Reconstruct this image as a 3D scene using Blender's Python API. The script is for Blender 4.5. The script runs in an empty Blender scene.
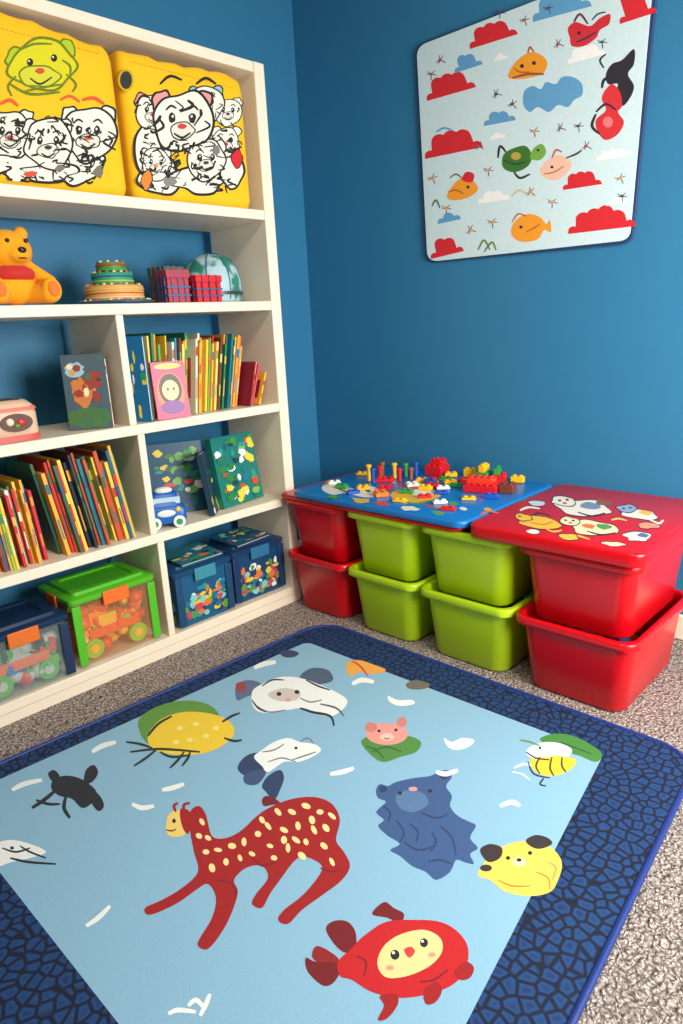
import bpy, bmesh, math, random
from mathutils import Vector, Matrix
random.seed(7)
scene = bpy.context.scene
col = scene.collection

# ------------------------------------------------------------------ colour / materials
def s2l(c):
    return tuple(((x/255.0)/12.92 if x/255.0 <= 0.04045 else (((x/255.0)+0.055)/1.055)**2.4) for x in c)
_cache = {}
def M(rgb, rough=0.6, kind='plain', name=None, alpha=1.0, spec=0.5):
    key = (rgb, rough, kind, alpha, spec)
    if key in _cache: return _cache[key]
    m = bpy.data.materials.new(name or ('%s_%02x%02x%02x' % (kind, *rgb)))
    m.use_nodes = True
    nt = m.node_tree; b = nt.nodes['Principled BSDF']
    b.inputs['Roughness'].default_value = rough
    b.inputs['Specular IOR Level'].default_value = spec
    lin = s2l(rgb)
    tc = nt.nodes.new('ShaderNodeTexCoord')
    nz = nt.nodes.new('ShaderNodeTexNoise')
    nt.links.new(tc.outputs['Object'], nz.inputs['Vector'])
    sc = {'plain': 30, 'fabric': 320, 'plastic': 8, 'paper': 60, 'paint': 14}[kind]
    amt = {'plain': .06, 'fabric': .16, 'plastic': .03, 'paper': .08, 'paint': .04}[kind]
    nz.inputs['Scale'].default_value = sc; nz.inputs['Detail'].default_value = 3
    mx = nt.nodes.new('ShaderNodeMix'); mx.data_type = 'RGBA'
    mx.inputs[6].default_value = (*[v*(1-amt) for v in lin], 1)
    mx.inputs[7].default_value = (*[min(1, v*(1+amt)) for v in lin], 1)
    nt.links.new(nz.outputs['Fac'], mx.inputs[0])
    nt.links.new(mx.outputs[2], b.inputs['Base Color'])
    if kind == 'fabric':
        bp = nt.nodes.new('ShaderNodeBump'); bp.inputs['Strength'].default_value = .35; bp.inputs['Distance'].default_value = .002
        nt.links.new(nz.outputs['Fac'], bp.inputs['Height']); nt.links.new(bp.outputs['Normal'], b.inputs['Normal'])
        b.inputs['Sheen Weight'].default_value = .08
    if alpha < 1: b.inputs['Alpha'].default_value = alpha
    _cache[key] = m
    return m

def mat_carpet():
    m = bpy.data.materials.new('carpet_pile'); m.use_nodes = True
    nt = m.node_tree; b = nt.nodes['Principled BSDF']; L = nt.links.new
    b.inputs['Roughness'].default_value = .95; b.inputs['Specular IOR Level'].default_value = .1
    tc = nt.nodes.new('ShaderNodeTexCoord')
    v = nt.nodes.new('ShaderNodeTexVoronoi'); v.inputs['Scale'].default_value = 105
    n0 = nt.nodes.new('ShaderNodeTexNoise'); n0.inputs['Scale'].default_value = 40
    ad = nt.nodes.new('ShaderNodeVectorMath'); ad.operation = 'MULTIPLY_ADD'
    L(n0.outputs['Color'], ad.inputs[0]); ad.inputs[1].default_value = (.03, .03, .03); L(tc.outputs['Object'], ad.inputs[2]); L(tc.outputs['Object'], n0.inputs['Vector'])
    L(ad.outputs[0], v.inputs['Vector'])
    n = nt.nodes.new('ShaderNodeTexNoise'); n.inputs['Scale'].default_value = 150; n.inputs['Detail'].default_value = 4; L(tc.outputs['Object'], n.inputs['Vector'])
    r = nt.nodes.new('ShaderNodeValToRGB'); L(v.outputs['Distance'], r.inputs[0])
    r.color_ramp.elements[0].position = .1; r.color_ramp.elements[0].color = (*s2l((222, 208, 198)), 1)
    r.color_ramp.elements[1].position = .8; r.color_ramp.elements[1].color = (*s2l((124, 112, 108)), 1)
    mx = nt.nodes.new('ShaderNodeMix'); mx.data_type = 'RGBA'; mx.blend_type = 'MULTIPLY'; mx.inputs[0].default_value = .8
    r2 = nt.nodes.new('ShaderNodeValToRGB'); L(n.outputs['Fac'], r2.inputs[0])
    r2.color_ramp.elements[0].position = .36; r2.color_ramp.elements[0].color = (.3, .29, .29, 1)
    r2.color_ramp.elements[1].position = .58; r2.color_ramp.elements[1].color = (1, 1, 1, 1)
    L(r.outputs[0], mx.inputs[6]); L(r2.outputs[0], mx.inputs[7]); L(mx.outputs[2], b.inputs['Base Color'])
    bp = nt.nodes.new('ShaderNodeBump'); bp.inputs['Strength'].default_value = .9; bp.inputs['Distance'].default_value = .009; bp.invert = True
    L(v.outputs['Distance'], bp.inputs['Height']); L(bp.outputs[0], b.inputs['Normal'])
    return m

def mat_rug_border():
    m = bpy.data.materials.new('rug_border_scales'); m.use_nodes = True
    nt = m.node_tree; b = nt.nodes['Principled BSDF']; L = nt.links.new
    b.inputs['Roughness'].default_value = .8
    tc = nt.nodes.new('ShaderNodeTexCoord')
    v = nt.nodes.new('ShaderNodeTexVoronoi'); v.feature = 'DISTANCE_TO_EDGE'; v.inputs['Scale'].default_value = 36; v.inputs['Randomness'].default_value = .8
    L(tc.outputs['Object'], v.inputs['Vector'])
    r = nt.nodes.new('ShaderNodeValToRGB'); L(v.outputs['Distance'], r.inputs[0])
    e = r.color_ramp.elements; e[0].position = .06; e[0].color = (*s2l((4, 14, 40)), 1)
    e[1].position = .2; e[1].color = (*s2l((16, 66, 122)), 1)
    x = e.new(.45); x.color = (*s2l((10, 42, 90)), 1)
    L(r.outputs[0], b.inputs['Base Color'])
    n = nt.nodes.new('ShaderNodeTexNoise'); n.inputs['Scale'].default_value = 400; L(tc.outputs['Object'], n.inputs['Vector'])
    bp = nt.nodes.new('ShaderNodeBump'); bp.inputs['Strength'].default_value = .4; bp.inputs['Distance'].default_value = .002
    L(n.outputs['Fac'], bp.inputs['Height']); L(bp.outputs[0], b.inputs['Normal'])
    return m

def mat_mottle(c1, c2, scale, name, rough=.5):
    m = bpy.data.materials.new(name); m.use_nodes = True
    nt = m.node_tree; b = nt.nodes['Principled BSDF']; L = nt.links.new
    b.inputs['Roughness'].default_value = rough
    tc = nt.nodes.new('ShaderNodeTexCoord'); n = nt.nodes.new('ShaderNodeTexNoise'); n.inputs['Scale'].default_value = scale
    L(tc.outputs['Object'], n.inputs['Vector'])
    r = nt.nodes.new('ShaderNodeValToRGB'); L(n.outputs['Fac'], r.inputs[0])
    e = r.color_ramp.elements; e[0].position = .43; e[0].color = (*s2l(c1), 1); e[1].position = .5; e[1].color = (*s2l(c2), 1)
    L(r.outputs[0], b.inputs['Base Color'])
    return m

# ------------------------------------------------------------------ mesh builder
class MB:
    def __init__(s): s.v = []; s.f = []; s.mi = []; s.mats = []
    def m(s, mat):
        if mat not in s.mats: s.mats.append(mat)
        return s.mats.index(mat)
    def add(s, vs, fs, mat, T=None):
        o = len(s.v); k = s.m(mat)
        for p in vs:
            p = Vector(p)
            s.v.append(T @ p if T else p)
        for f in fs: s.f.append([i+o for i in f]); s.mi.append(k)
    def box(s, lo, hi, mat, T=None):
        x0, y0, z0 = lo; x1, y1, z1 = hi
        s.add([(x0,y0,z0),(x1,y0,z0),(x1,y1,z0),(x0,y1,z0),(x0,y0,z1),(x1,y0,z1),(x1,y1,z1),(x0,y1,z1)],
              [(0,3,2,1),(4,5,6,7),(0,1,5,4),(1,2,6,5),(2,3,7,6),(3,0,4,7)], mat, T)
    def loft(s, rings, mat, c0=True, c1=True, T=None):
        n = len(rings[0]); vs = [p for r in rings for p in r]; fs = []
        for i in range(len(rings)-1):
            for j in range(n):
                k = (j+1) % n
                fs.append((i*n+j, i*n+k, (i+1)*n+k, (i+1)*n+j))
        if c0: fs.append(tuple(range(n))[::-1])
        if c1: fs.append(tuple((len(rings)-1)*n+j for j in range(n)))
        s.add(vs, fs, mat, T)
    def ball(s, c, r, mat, T=None, seg=20, rg=12):
        if not hasattr(r, '__len__'): r = (r, r, r)
        vs = [(c[0], c[1], c[2]+r[2])]; fs = []
        for i in range(1, rg):
            a = math.pi*i/rg
            for j in range(seg):
                b = 2*math.pi*j/seg
                vs.append((c[0]+r[0]*math.sin(a)*math.cos(b), c[1]+r[1]*math.sin(a)*math.sin(b), c[2]+r[2]*math.cos(a)))
        vs.append((c[0], c[1], c[2]-r[2])); e = len(vs)-1
        for j in range(seg):
            k = (j+1) % seg
            fs.append((0, 1+j, 1+k)); fs.append((e, 1+(rg-2)*seg+k, 1+(rg-2)*seg+j))
            for i in range(rg-2): fs.append((1+i*seg+j, 1+(i+1)*seg+j, 1+(i+1)*seg+k, 1+i*seg+k))
        s.add(vs, fs, mat, T)
    def cyl(s, a, b, r0, r1, mat, n=20, T=None):
        a = Vector(a); b = Vector(b); d = (b-a).normalized()
        q = d.to_track_quat('Z', 'Y').to_matrix()
        R = []
        for p, r in ((a, r0), (b, r1)):
            R.append([p + q @ Vector((r*math.cos(2*math.pi*j/n), r*math.sin(2*math.pi*j/n), 0)) for j in range(n)])
        s.loft(R, mat, True, True, T)
    def obj(s, name, parent=None, bevel=0, sharp=35, seg=2, recalc=True):
        me = bpy.data.meshes.new(name); me.from_pydata([tuple(v) for v in s.v], [], s.f)
        for mt in s.mats: me.materials.append(mt)
        me.polygons.foreach_set('material_index', s.mi)
        if recalc:
            bm = bmesh.new(); bm.from_mesh(me); bmesh.ops.recalc_face_normals(bm, faces=bm.faces); bm.to_mesh(me); bm.free()
        me.polygons.foreach_set('use_smooth', [True]*len(me.polygons))
        me.set_sharp_from_angle(angle=math.radians(sharp)); me.update()
        o = bpy.data.objects.new(name, me); col.objects.link(o)
        if bevel:
            bv = o.modifiers.new('bevel', 'BEVEL'); bv.width = bevel; bv.segments = seg; bv.limit_method = 'ANGLE'; bv.angle_limit = math.radians(40)
            bv.harden_normals = False
        if parent: o.parent = parent
        return o
def empty(name):
    o = bpy.data.objects.new(name, None); col.objects.link(o); o.empty_display_size = .05
    return o
def rr(x0, x1, y0, y1, r, z, n=6):
    out = []
    for cx, cy, a0 in ((x1-r, y1-r, 0), (x0+r, y1-r, 90), (x0+r, y0+r, 180), (x1-r, y0+r, 270)):
        for i in range(n+1):
            a = math.radians(a0+90*i/n); out.append((cx+r*math.cos(a), cy+r*math.sin(a), z))
    return out
def TR(loc, rz=0, rx=0, ry=0):
    return Matrix.Translation(loc) @ Matrix.Rotation(rz, 4, 'Z') @ Matrix.Rotation(ry, 4, 'Y') @ Matrix.Rotation(rx, 4, 'X')

# ------------------------------------------------------------------ camera
F = Vector((-.6734, .6905, -.2642)); R = Vector((.7247, .6871, -.0514)); U = Vector((-.1460, .2260, .9631)); C = Vector((2.5376, -2.4358, 1.2)); FL = 683.1
cd = bpy.data.cameras.new('camera'); cam = bpy.data.objects.new('camera', cd); col.objects.link(cam)
cd.sensor_fit = 'VERTICAL'; cd.sensor_height = 36; cd.lens = FL*36/1024; cd.clip_start = .02
mt = Matrix((R, U, -F)).transposed().to_4x4(); mt.translation = C; cam.matrix_world = mt
scene.camera = cam

# rectification of outlines traced from the reference onto a flat printed surface
def rect(axis, val):
    def f(px, py):
        d = F + R*((px-341.5)/FL) - U*((py-512)/FL)
        return C + d*((val-C[axis])/d[axis])
    return f

def spl(pts, k=5, closed=True):
    n = len(pts); out = []
    rng = range(n) if closed else range(n-1)
    for i in rng:
        if closed: p0, p1, p2, p3 = pts[i-1], pts[i], pts[(i+1) % n], pts[(i+2) % n]
        else: p0, p1, p2, p3 = pts[max(i-1, 0)], pts[i], pts[i+1], pts[min(i+2, n-1)]
        for j in range(k):
            t = j/k
            out.append(tuple(.5*((2*p1[a])+(-p0[a]+p2[a])*t+(2*p0[a]-5*p1[a]+4*p2[a]-p3[a])*t*t+(-p0[a]+3*p1[a]-3*p2[a]+p3[a])*t**3) for a in (0, 1)))
    if not closed: out.append(pts[-1])
    return out

class Art:
    """flat printed artwork, stacked in hair-thin layers only where shapes overlap"""
    def __init__(s, fn, normal, kind='fabric', rough=.8, step=.00006, seed=3):
        s.fn = fn; s.n = Vector(normal); s.mb = MB(); s.bb = []; s.kind = kind; s.rough = rough; s.step = step; s.rd = random.Random(seed)
    def layer(s, pts):
        x0 = min(p[0] for p in pts); x1 = max(p[0] for p in pts); y0 = min(p[1] for p in pts); y1 = max(p[1] for p in pts)
        k = 1
        for a, b, c, d, q in s.bb:
            if x0 < b and x1 > a and y0 < d and y1 > c and q >= k: k = q+1
        s.bb.append((x0, x1, y0, y1, k)); return s.n*(s.step*k)
    def poly(s, pts, c, smooth=True, k=5):
        if smooth: pts = spl(pts, k)
        off = s.layer(pts)
        s.mb.add([s.fn(*p)+off for p in pts], [tuple(range(len(pts)))], M(c, s.rough, s.kind))
    def ell(s, cx, cy, rx, ry, c, rot=0, n=28):
        a = math.radians(rot); P = []
        for i in range(n):
            t = 2*math.pi*i/n; x = rx*math.cos(t); y = ry*math.sin(t)
            P.append((cx+x*math.cos(a)-y*math.sin(a), cy+x*math.sin(a)+y*math.cos(a)))
        s.poly(P, c, False)
    def blob(s, cx, cy, rx, ry, c, w=.12, oc=None, ow=1.5):
        n = 11; ks = [1+s.rd.uniform(-w, w) for _ in range(n)]
        P = [(cx+rx*k*math.cos(2*math.pi*i/n), cy+ry*k*math.sin(2*math.pi*i/n)) for i, k in enumerate(ks)]
        if oc: s.poly([(cx+(x-cx)*(1+ow/rx), cy+(y-cy)*(1+ow/ry)) for x, y in P], oc)
        s.poly(P, c)
    def sketch_head(s, cx, cy, r, fill, ink, ear=None, nose=(200, 60, 60)):
        """hand-drawn cartoon bear head with loose ink scribbles"""
        rd = s.rd; lw = max(1.0, r*.085)
        for sg in (-1, 1): s.blob(cx+sg*r*.72, cy-r*.72, r*.32, r*.36, ear or fill, .16, ink, lw)
        s.blob(cx, cy, r, r*1.05, fill, .13, ink, lw)
        for sg in (-1, 1):
            s.blob(cx+sg*r*.36, cy-r*.15, r*.13, r*.19, ink, .15); s.ell(cx+sg*r*.34, cy-r*.2, r*.04, r*.05, fill)
            s.line([(cx+sg*r*.2, cy-r*.48), (cx+sg*r*.4, cy-r*.58), (cx+sg*r*.58, cy-r*.42)], lw, ink)
        s.blob(cx, cy+r*.3, r*.42, r*.3, tuple(max(0, v-14) for v in fill), .12, ink, lw*.6)
        s.blob(cx, cy+r*.15, r*.16, r*.1, nose, .1)
        s.line([(cx-r*.3, cy+r*.4), (cx, cy+r*.56), (cx+r*.3, cy+r*.38)], lw, ink)
        for _ in range(9):
            a = rd.uniform(0, 6.28); x = cx+r*.8*math.cos(a); y = cy+r*.8*math.sin(a)
            s.line([(x, y), (x+rd.uniform(-.3, .3)*r, y+rd.uniform(.05, .3)*r), (x+rd.uniform(-.4, .4)*r, y+rd.uniform(.1, .5)*r)], lw*rd.uniform(.7, 1.5), ink)
    def line(s, pts, w, c, smooth=True):
        if smooth and len(pts) > 2: pts = spl(pts, 4, False)
        Lp = []; Rp = []
        n = len(pts)
        for i, p in enumerate(pts):
            a = pts[max(i-1, 0)]; b = pts[min(i+1, n-1)]
            dx, dy = b[0]-a[0], b[1]-a[1]; l = math.hypot(dx, dy) or 1
            ww = w*.5*(.55+.45*math.sin(math.pi*(i+.5)/n))
            Lp.append((p[0]-dy/l*ww, p[1]+dx/l*ww)); Rp.append((p[0]+dy/l*ww, p[1]-dx/l*ww))
        off = s.layer(Lp+Rp)
        vs = [s.fn(*p)+off for p in Lp+Rp]
        s.mb.add(vs, [(i, i+1, n+i+1, n+i) for i in range(n-1)], M(c, s.rough, s.kind))
    def cloud(s, x0, y0, x1, y1, h, c, bumps=4):
        """flat-based puffy cloud: outline = upper envelope of overlapping discs under a dome"""
        dx, dy = x1-x0, y1-y0; l = math.hypot(dx, dy); ux, uy = dx/l, dy/l; nx, ny = uy, -ux
        if ny > 0: nx, ny = -nx, -ny
        D = []
        for i in range(bumps):
            t = (i+.5)/bumps; env = (.30+.70*math.sin(math.pi*t))*(1.0 if i % 2 else .92)
            r = l/bumps*.72; cv = h*env-r
            if i in (0, bumps-1): r = l/bumps*.5; cv = min(h*env-r, r*.25)
            D.append((t*l, cv, r))
        N = 64; P = [(x0, y0)]
        for i in range(N+1):
            u = l*i/N; v = 0
            for cu, cv, r in D:
                q = r*r-(u-cu)**2
                if q > 0: v = max(v, cv+math.sqrt(q))
            P.append((x0+ux*u+nx*v, y0+uy*u+ny*v))
        P.append((x1, y1)); s.poly(P, c, False)
    def done(s, name, parent): return s.mb.obj(name, parent, recalc=False)

# ------------------------------------------------------------------ room shell
WX, WY = -.08, .10      # interior faces of left / back walls
RX, RY, CH = 3.5, -3.7, 2.75
wallblue = M((48, 120, 162), .5, 'paint', 'wall_paint_blue', spec=.35)
wallpale = M((120, 118, 112), .8, 'paint', 'wall_paint_grey')
white = M((240, 228, 206), .45, 'paint', 'white_paint')
def slab(name, lo, hi, mat, bevel=0):
    b = MB(); b.box(lo, hi, mat); return b.obj(name, None, bevel)
slab('floor', (WX-.1, RY-.1, -.1), (RX+.1, WY+.1, 0), mat_carpet())
slab('ceiling', (WX-.1, RY-.1, CH), (RX+.1, WY+.1, CH+.1), M((150, 144, 134), .9, 'paint'))
slab('wall_left', (WX-.1, RY-.1, 0), (WX, WY+.1, CH), wallblue)
slab('wall_back', (WX, WY, 0), (RX+.1, WY+.1, CH), wallblue)
slab('wall_front', (WX, RY-.1, 0), (RX+.1, RY, CH), wallpale)
b = MB(); wy0, wy1, wz0, wz1 = -1.75, -.25, .75, 2.0  # opening in the unseen right wall, made for the added window
b.box((RX, RY, 0), (RX+.1, WY, wz0), wallpale); b.box((RX, RY, wz1), (RX+.1, WY, CH), wallpale)
b.box((RX, RY, wz0), (RX+.1, wy0, wz1), wallpale); b.box((RX, wy1, wz0), (RX+.1, WY, wz1), wallpale)
b.obj('wall_right')
b = MB()
b.box((RX-.02, wy0-.07, wz0-.07), (RX-.001, wy1+.07, wz0), white); b.box((RX-.02, wy0-.07, wz1), (RX-.001, wy1+.07, wz1+.07), white)
b.box((RX-.02, wy0-.07, wz0), (RX-.001, wy0, wz1), white); b.box((RX-.02, wy1, wz0), (RX-.001, wy1+.07, wz1), white)
b.box((RX+.03, (wy0+wy1)/2-.02, wz0), (RX+.07, (wy0+wy1)/2+.02, wz1), white)
b.obj('added_window_frame', None, .003)  # made-up window frame, out of view, dressing the added side light
def baseboard(name, lo, hi):
    b = MB(); b.box(lo, hi, white); b.obj(name, None, .006)
baseboard('baseboard_back', (WX+.015, WY-.015, 0), (RX, WY, .1))
baseboard('baseboard_left', (WX, RY, 0), (WX+.015, WY, .1))
baseboard('baseboard_right', (RX-.015, RY, 0), (RX, WY-.015, .1))

# ------------------------------------------------------------------ bookshelf
SD = .3577; ZS = [.0735, .4898, .8977, 1.3067, 1.6456, 2.1569]; YR, YL = -.488, -1.93
shelf = empty('bookshelf'); X0 = -.01
b = MB(); b.box((X0, YR-.05, 0), (SD, YR, ZS[5]), white); b.obj('side_panel_1', shelf, .004)
b = MB(); b.box((X0, YL-.05, 0), (SD, YL, ZS[5]), white); b.obj('side_panel_2', shelf, .004)
for i, z in enumerate(ZS):
    t = .036
    b = MB(); b.box((X0+.002, YL, z-t), (SD-.004, YR-.05, z), white); b.obj('board_%d' % (i+1), shelf, .003)
b = MB(); b.box((SD-.02, YL, 0), (SD-.006, YR-.05, .037), white); b.obj('kick', shelf)
for i, y in enumerate((-1.165, -1.188, -1.212)):
    b = MB(); b.box((X0+.002, y-.014, ZS[i]), (SD-.008, y+.014, ZS[i+1]-.036), white); b.obj('divider_%d' % (i+1), shelf, .003)

# ------------------------------------------------------------------ rug
rug = empty('play_rug')
def quadring(c, r, z, n=8):
    out = []
    m = len(c)
    for i in range(m):
        p = Vector(c[i]); a = (Vector(c[i-1])-p).normalized(); d = (Vector(c[(i+1) % m])-p).normalized()
        s0 = p+a*r; s1 = p+d*r
        for k in range(n+1):
            t = k/n
            w0, w1, w2 = (1-t)**2, 2*t*(1-t)*.7071, t*t
            q = (s0*w0+p*w1+s1*w2)/(w0+w1+w2)
            out.append((q.x, q.y, z))
    return out
outer = [(.635, -.622), (2.085, -.622), (2.215, -2.27), (.55, -2.27)]
inner = [(.715, -.80), (1.885, -.775), (2.085, -2.07), (.64, -2.075)]
b = MB(); bm_ = mat_rug_border()
b.loft([quadring(outer, .11, .001), quadring(outer, .11, .012)], bm_); b.obj('rug_border', rug)
b = MB(); pb = M((8, 46, 124), .5, 'fabric')
ring = quadring(outer, .11, .009, 12); n = len(ring)
rings = []
for i in range(n):
    p = Vector(ring[i]); d = (Vector(ring[(i+1) % n])-Vector(ring[i-1])).normalized(); nn = Vector((d.y, -d.x, 0))
    rings.append([p+nn*(.008*math.cos(a))+Vector((0, 0, .008*math.sin(a))) for a in [2*math.pi*k/10 for k in range(10)]])
rings.append(rings[0]); b.loft(rings, pb, False, False); b.obj('rug_binding', rug, sharp=80)
b = MB(); b.add(quadring(inner, .03, .0125), [tuple(range(4*9))], M((134, 180, 206), .85, 'fabric', 'rug_field'))
b.obj('rug_field', rug, recalc=False)
# ---- rug print
A = Art(rect(2, .0127), (0, 0, 1))
W_ = (236, 240, 238); NAVY = (40, 60, 98); RED = (156, 16, 20); DRED = (112, 16, 24); YEL = (238, 202, 46); GRN = (92, 146, 56); BLK = (26, 30, 40); PNK = (226, 150, 140); SLATE = (54, 86, 134); CRM = (242, 218, 150)
# white puppy
A.poly([(236,686),(248,680),(262,684),(258,692),(246,697),(237,700)], (88,104,136)); A.poly([(236,684),(244,682),(246,690),(238,692)], (150,60,70))
A.poly([(300,676),(312,668),(328,670),(333,680),(322,684),(306,684)], (70,90,118))
A.poly([(252,692),(262,684),(280,677),(300,678),(318,684),(336,692),(347,700),(344,708),(332,716),(318,714),(304,708),(288,710),(266,713),(254,708)], W_)
A.poly([(268,694),(284,688),(300,692),(296,700),(278,701)], (206,196,188)); A.ell(279,694,2.5,2,BLK); A.ell(297,692,2.5,2,BLK); A.ell(288,700,3,1.8,PNK)
A.line([(300,708),(312,712),(330,716),(334,726)],2.5,BLK); A.line([(320,704),(336,708),(344,716)],2,(90,90,100)); A.line([(254,704),(268,712),(286,710)],1.5,(120,120,130))
A.line([(262,686),(272,680),(284,680)],1.6,BLK); A.line([(306,680),(318,686),(330,690)],1.8,BLK); A.line([(252,700),(258,708),(266,712)],1.6,BLK); A.line([(300,698),(310,702),(322,700)],1.5,(120,120,130))
# orange fish top
A.poly([(346,664),(358,660),(372,664),(386,670),(374,674),(360,672),(350,676)], (232,164,62)); A.line([(352,661),(360,666),(368,676)],2,(200,70,40))
A.poly([(280,652),(290,650),(299,653),(294,657),(284,657)], NAVY); A.poly([(406,684),(416,680),(430,684),(424,689),(410,689)], (104,98,86))
# yellow sun-bird with green wing
A.poly([(138,722),(150,710),(172,702),(196,701),(214,708),(220,722),(206,734),(180,738),(158,746),(144,740)], GRN)
A.poly([(148,736),(160,720),(184,712),(212,714),(230,722),(234,734),(222,746),(200,754),(170,754),(152,748)], YEL)
for P in ([(130,752),(160,749),(200,752)], [(134,766),(146,758),(156,750)], [(170,768),(178,760),(184,752)], [(222,722),(232,716),(240,713)], [(182,766),(188,758),(190,752)], [(224,738),(234,741),(242,740)], [(126,742),(140,744),(152,748)], [(160,752),(172,757),(190,755)], [(148,736),(158,724),(172,716)]): A.line(P, 2.6, (34,44,44))
for x, y in ((180,728),(196,724),(206,736),(176,742),(190,740),(216,728)): A.ell(x,y,3,2,(246,230,130))
# pink pig
A.poly([(361,742),(372,736),(392,740),(408,736),(421,742),(416,752),(400,757),(384,762),(372,756)], (74,134,58))
A.ell(387,734,21,11,PNK); A.ell(371,727,6,5,(206,122,116)); A.ell(402,722,5,5,(206,122,116)); A.ell(387,737,7,4,(240,190,176)); A.ell(379,731,1.6,1.4,BLK); A.ell(396,730,1.6,1.4,BLK)
A.line([(372,752),(386,747),(402,752)],1.6,(40,88,44)); A.line([(366,746),(376,750),(384,758)],1.6,(40,88,44)); A.line([(384,738),(387,739),(390,738)],1,BLK)
# stork
A.poly([(240,762),(250,754),(268,752),(280,758),(274,768),(258,776),(246,776),(238,770)], NAVY)
A.poly([(254,757),(262,750),(274,742),(288,738),(300,742),(314,744),(321,750),(312,757),(298,762),(284,762),(268,772),(262,766)], W_)
A.poly([(268,776),(280,770),(284,778),(280,790),(274,800),(266,792),(262,786)], NAVY); A.poly([(244,776),(256,770),(266,772),(258,784),(246,784)], (54,78,118))
A.ell(296,748,1.6,1.4,BLK); A.line([(300,742),(308,738),(314,744)],1.5,(110,120,130))
A.line([(268,762),(282,758),(296,762)],1.4,(110,120,130)); A.line([(262,752),(274,750),(284,744)],1.4,(110,120,130)); A.line([(292,760),(304,756),(316,752)],1.4,(90,100,110))
# black bird
A.poly([(52,782),(62,776),(76,777),(88,783),(97,793),(92,803),(82,808),(72,799),(60,796),(52,790)], BLK)
A.poly([(86,770),(94,765),(98,773),(92,782),(84,783)], BLK); A.poly([(90,788),(100,796),(104,806),(98,811),(90,800)], BLK); A.poly([(60,777),(54,770),(48,774),(54,783)], BLK)
A.line([(56,790),(44,800),(32,808)],4,BLK); A.line([(66,796),(64,808),(70,818)],4,BLK); A.line([(36,800),(48,804),(60,804)],3,BLK)
# spotted red deer
A.poly([(190,812),(199,806),(206,815),(212,836),(226,838),(242,830),(262,812),(288,800),(314,797),(332,804),(340,820),(336,840),(344,852),(350,866),(342,880),(324,894),(302,910),(288,924),(278,920),(284,910),(304,894),(322,870),(314,860),(298,858),(280,880),(270,894),(262,908),(252,904),(256,894),(268,878),(262,866),(246,868),(234,880),(238,892),(232,912),(222,932),(208,949),(198,946),(200,938),(212,918),(216,898),(208,884),(196,890),(176,904),(150,915),(145,908),(162,900),(182,888),(198,872),(194,852),(190,830)], RED, k=4)
A.poly([(166,826),(168,816),(176,810),(186,812),(190,820),(188,832),(178,837),(168,835)], (234,202,110)); A.line([(176,812),(174,806),(178,803)],3,RED); A.line([(184,811),(184,805),(190,803)],3,RED)
A.ell(174,821,1.8,2.2,BLK); A.line([(166,830),(172,831),(176,829)],1.5,DRED); A.poly([(180,810),(188,810),(192,820),(188,834),(182,826)], RED)
A.poly([(262,800),(266,796),(274,798),(280,803),(272,805),(264,806)], DRED)
for x, y in ((202,822),(199,836),(206,852),(218,850),(232,846),(226,862),(244,842),(258,834),(252,854),(268,826),(278,812),(270,846),(284,830),(292,812),(306,806),(298,826),(288,848),(306,842),(320,812),(326,828),(314,830),(324,846),(302,856),(332,862),(212,868),(262,820),(274,858),(240,858),(208,838),(332,816),(312,820),(296,840),(284,840)):
    A.ell(x,y,random.uniform(3.4,5.4),random.uniform(2.1,3.3),CRM,random.uniform(0,90),9)
A.line([(252,858),(262,866),(276,862)],1.6,DRED); A.line([(216,880),(232,884),(236,896)],1.6,DRED); A.line([(320,868),(332,872),(340,868)],1.6,DRED)
# blue bear
A.poly([(376,790),(380,784),(388,786),(396,782),(414,778),(430,776),(438,772),(448,770),(452,777),(446,786),(452,796),(450,806),(458,816),(470,822),(476,826),(470,838),(478,848),(470,854),(474,864),(464,862),(456,860),(450,872),(436,880),(426,872),(412,866),(400,856),(390,850),(400,844),(388,836),(378,826),(384,820),(376,812),(386,802),(378,798)], SLATE, k=3)
A.ell(383,789,4,3.5,(34,56,98)); A.ell(444,776,4,3.5,(34,56,98)); A.poly([(396,796),(410,790),(424,794),(428,804),(414,812),(400,808)], (84,116,158))
A.ell(400,793,2,1.8,BLK); A.ell(430,791,2,1.8,BLK); A.ell(413,789,4.5,2.2,(216,150,150))
for P in ([(404,842),(418,850),(436,846)],[(440,826),(452,838),(456,856)],[(428,862),(440,860),(452,864)],[(420,812),(436,818),(448,814)],[(396,820),(404,832),(400,842)],[(410,824),(418,832),(416,842)],[(432,832),(436,842),(430,852)],[(382,806),(390,812),(388,822)]): A.line(P,2,(36,58,100))
# green-winged chick
A.poly([(540,740),(552,734),(570,735),(590,744),(602,754),(596,762),(580,756),(560,750)], (60,130,50)); A.poly([(526,752),(534,745),(548,742),(562,744),(572,750),(566,758),(548,760),(532,758)], W_)
A.poly([(530,760),(544,757),(562,756),(576,760),(570,770),(552,776),(536,772)], YEL); A.line([(540,757),(536,766),(540,774)],2,(60,60,50)); A.line([(552,757),(550,768),(554,776)],2,(60,60,50)); A.line([(562,757),(562,766),(566,772)],2,(60,60,50))
A.line([(514,768),(524,764),(532,766)],2.5,W_); A.line([(520,740),(530,742),(540,746)],2,(90,140,80)); A.ell(540,748,1.5,1.3,BLK); A.line([(544,778),(540,784),(546,786)],1.8,BLK); A.line([(512,772),(522,774),(530,780)],1.5,W_)
A.line([(526,752),(536,758),(550,760)],1.6,BLK); A.line([(528,762),(534,774),(550,778)],1.6,BLK); A.line([(560,742),(576,748),(592,754)],1.5,(36,88,40))
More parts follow.
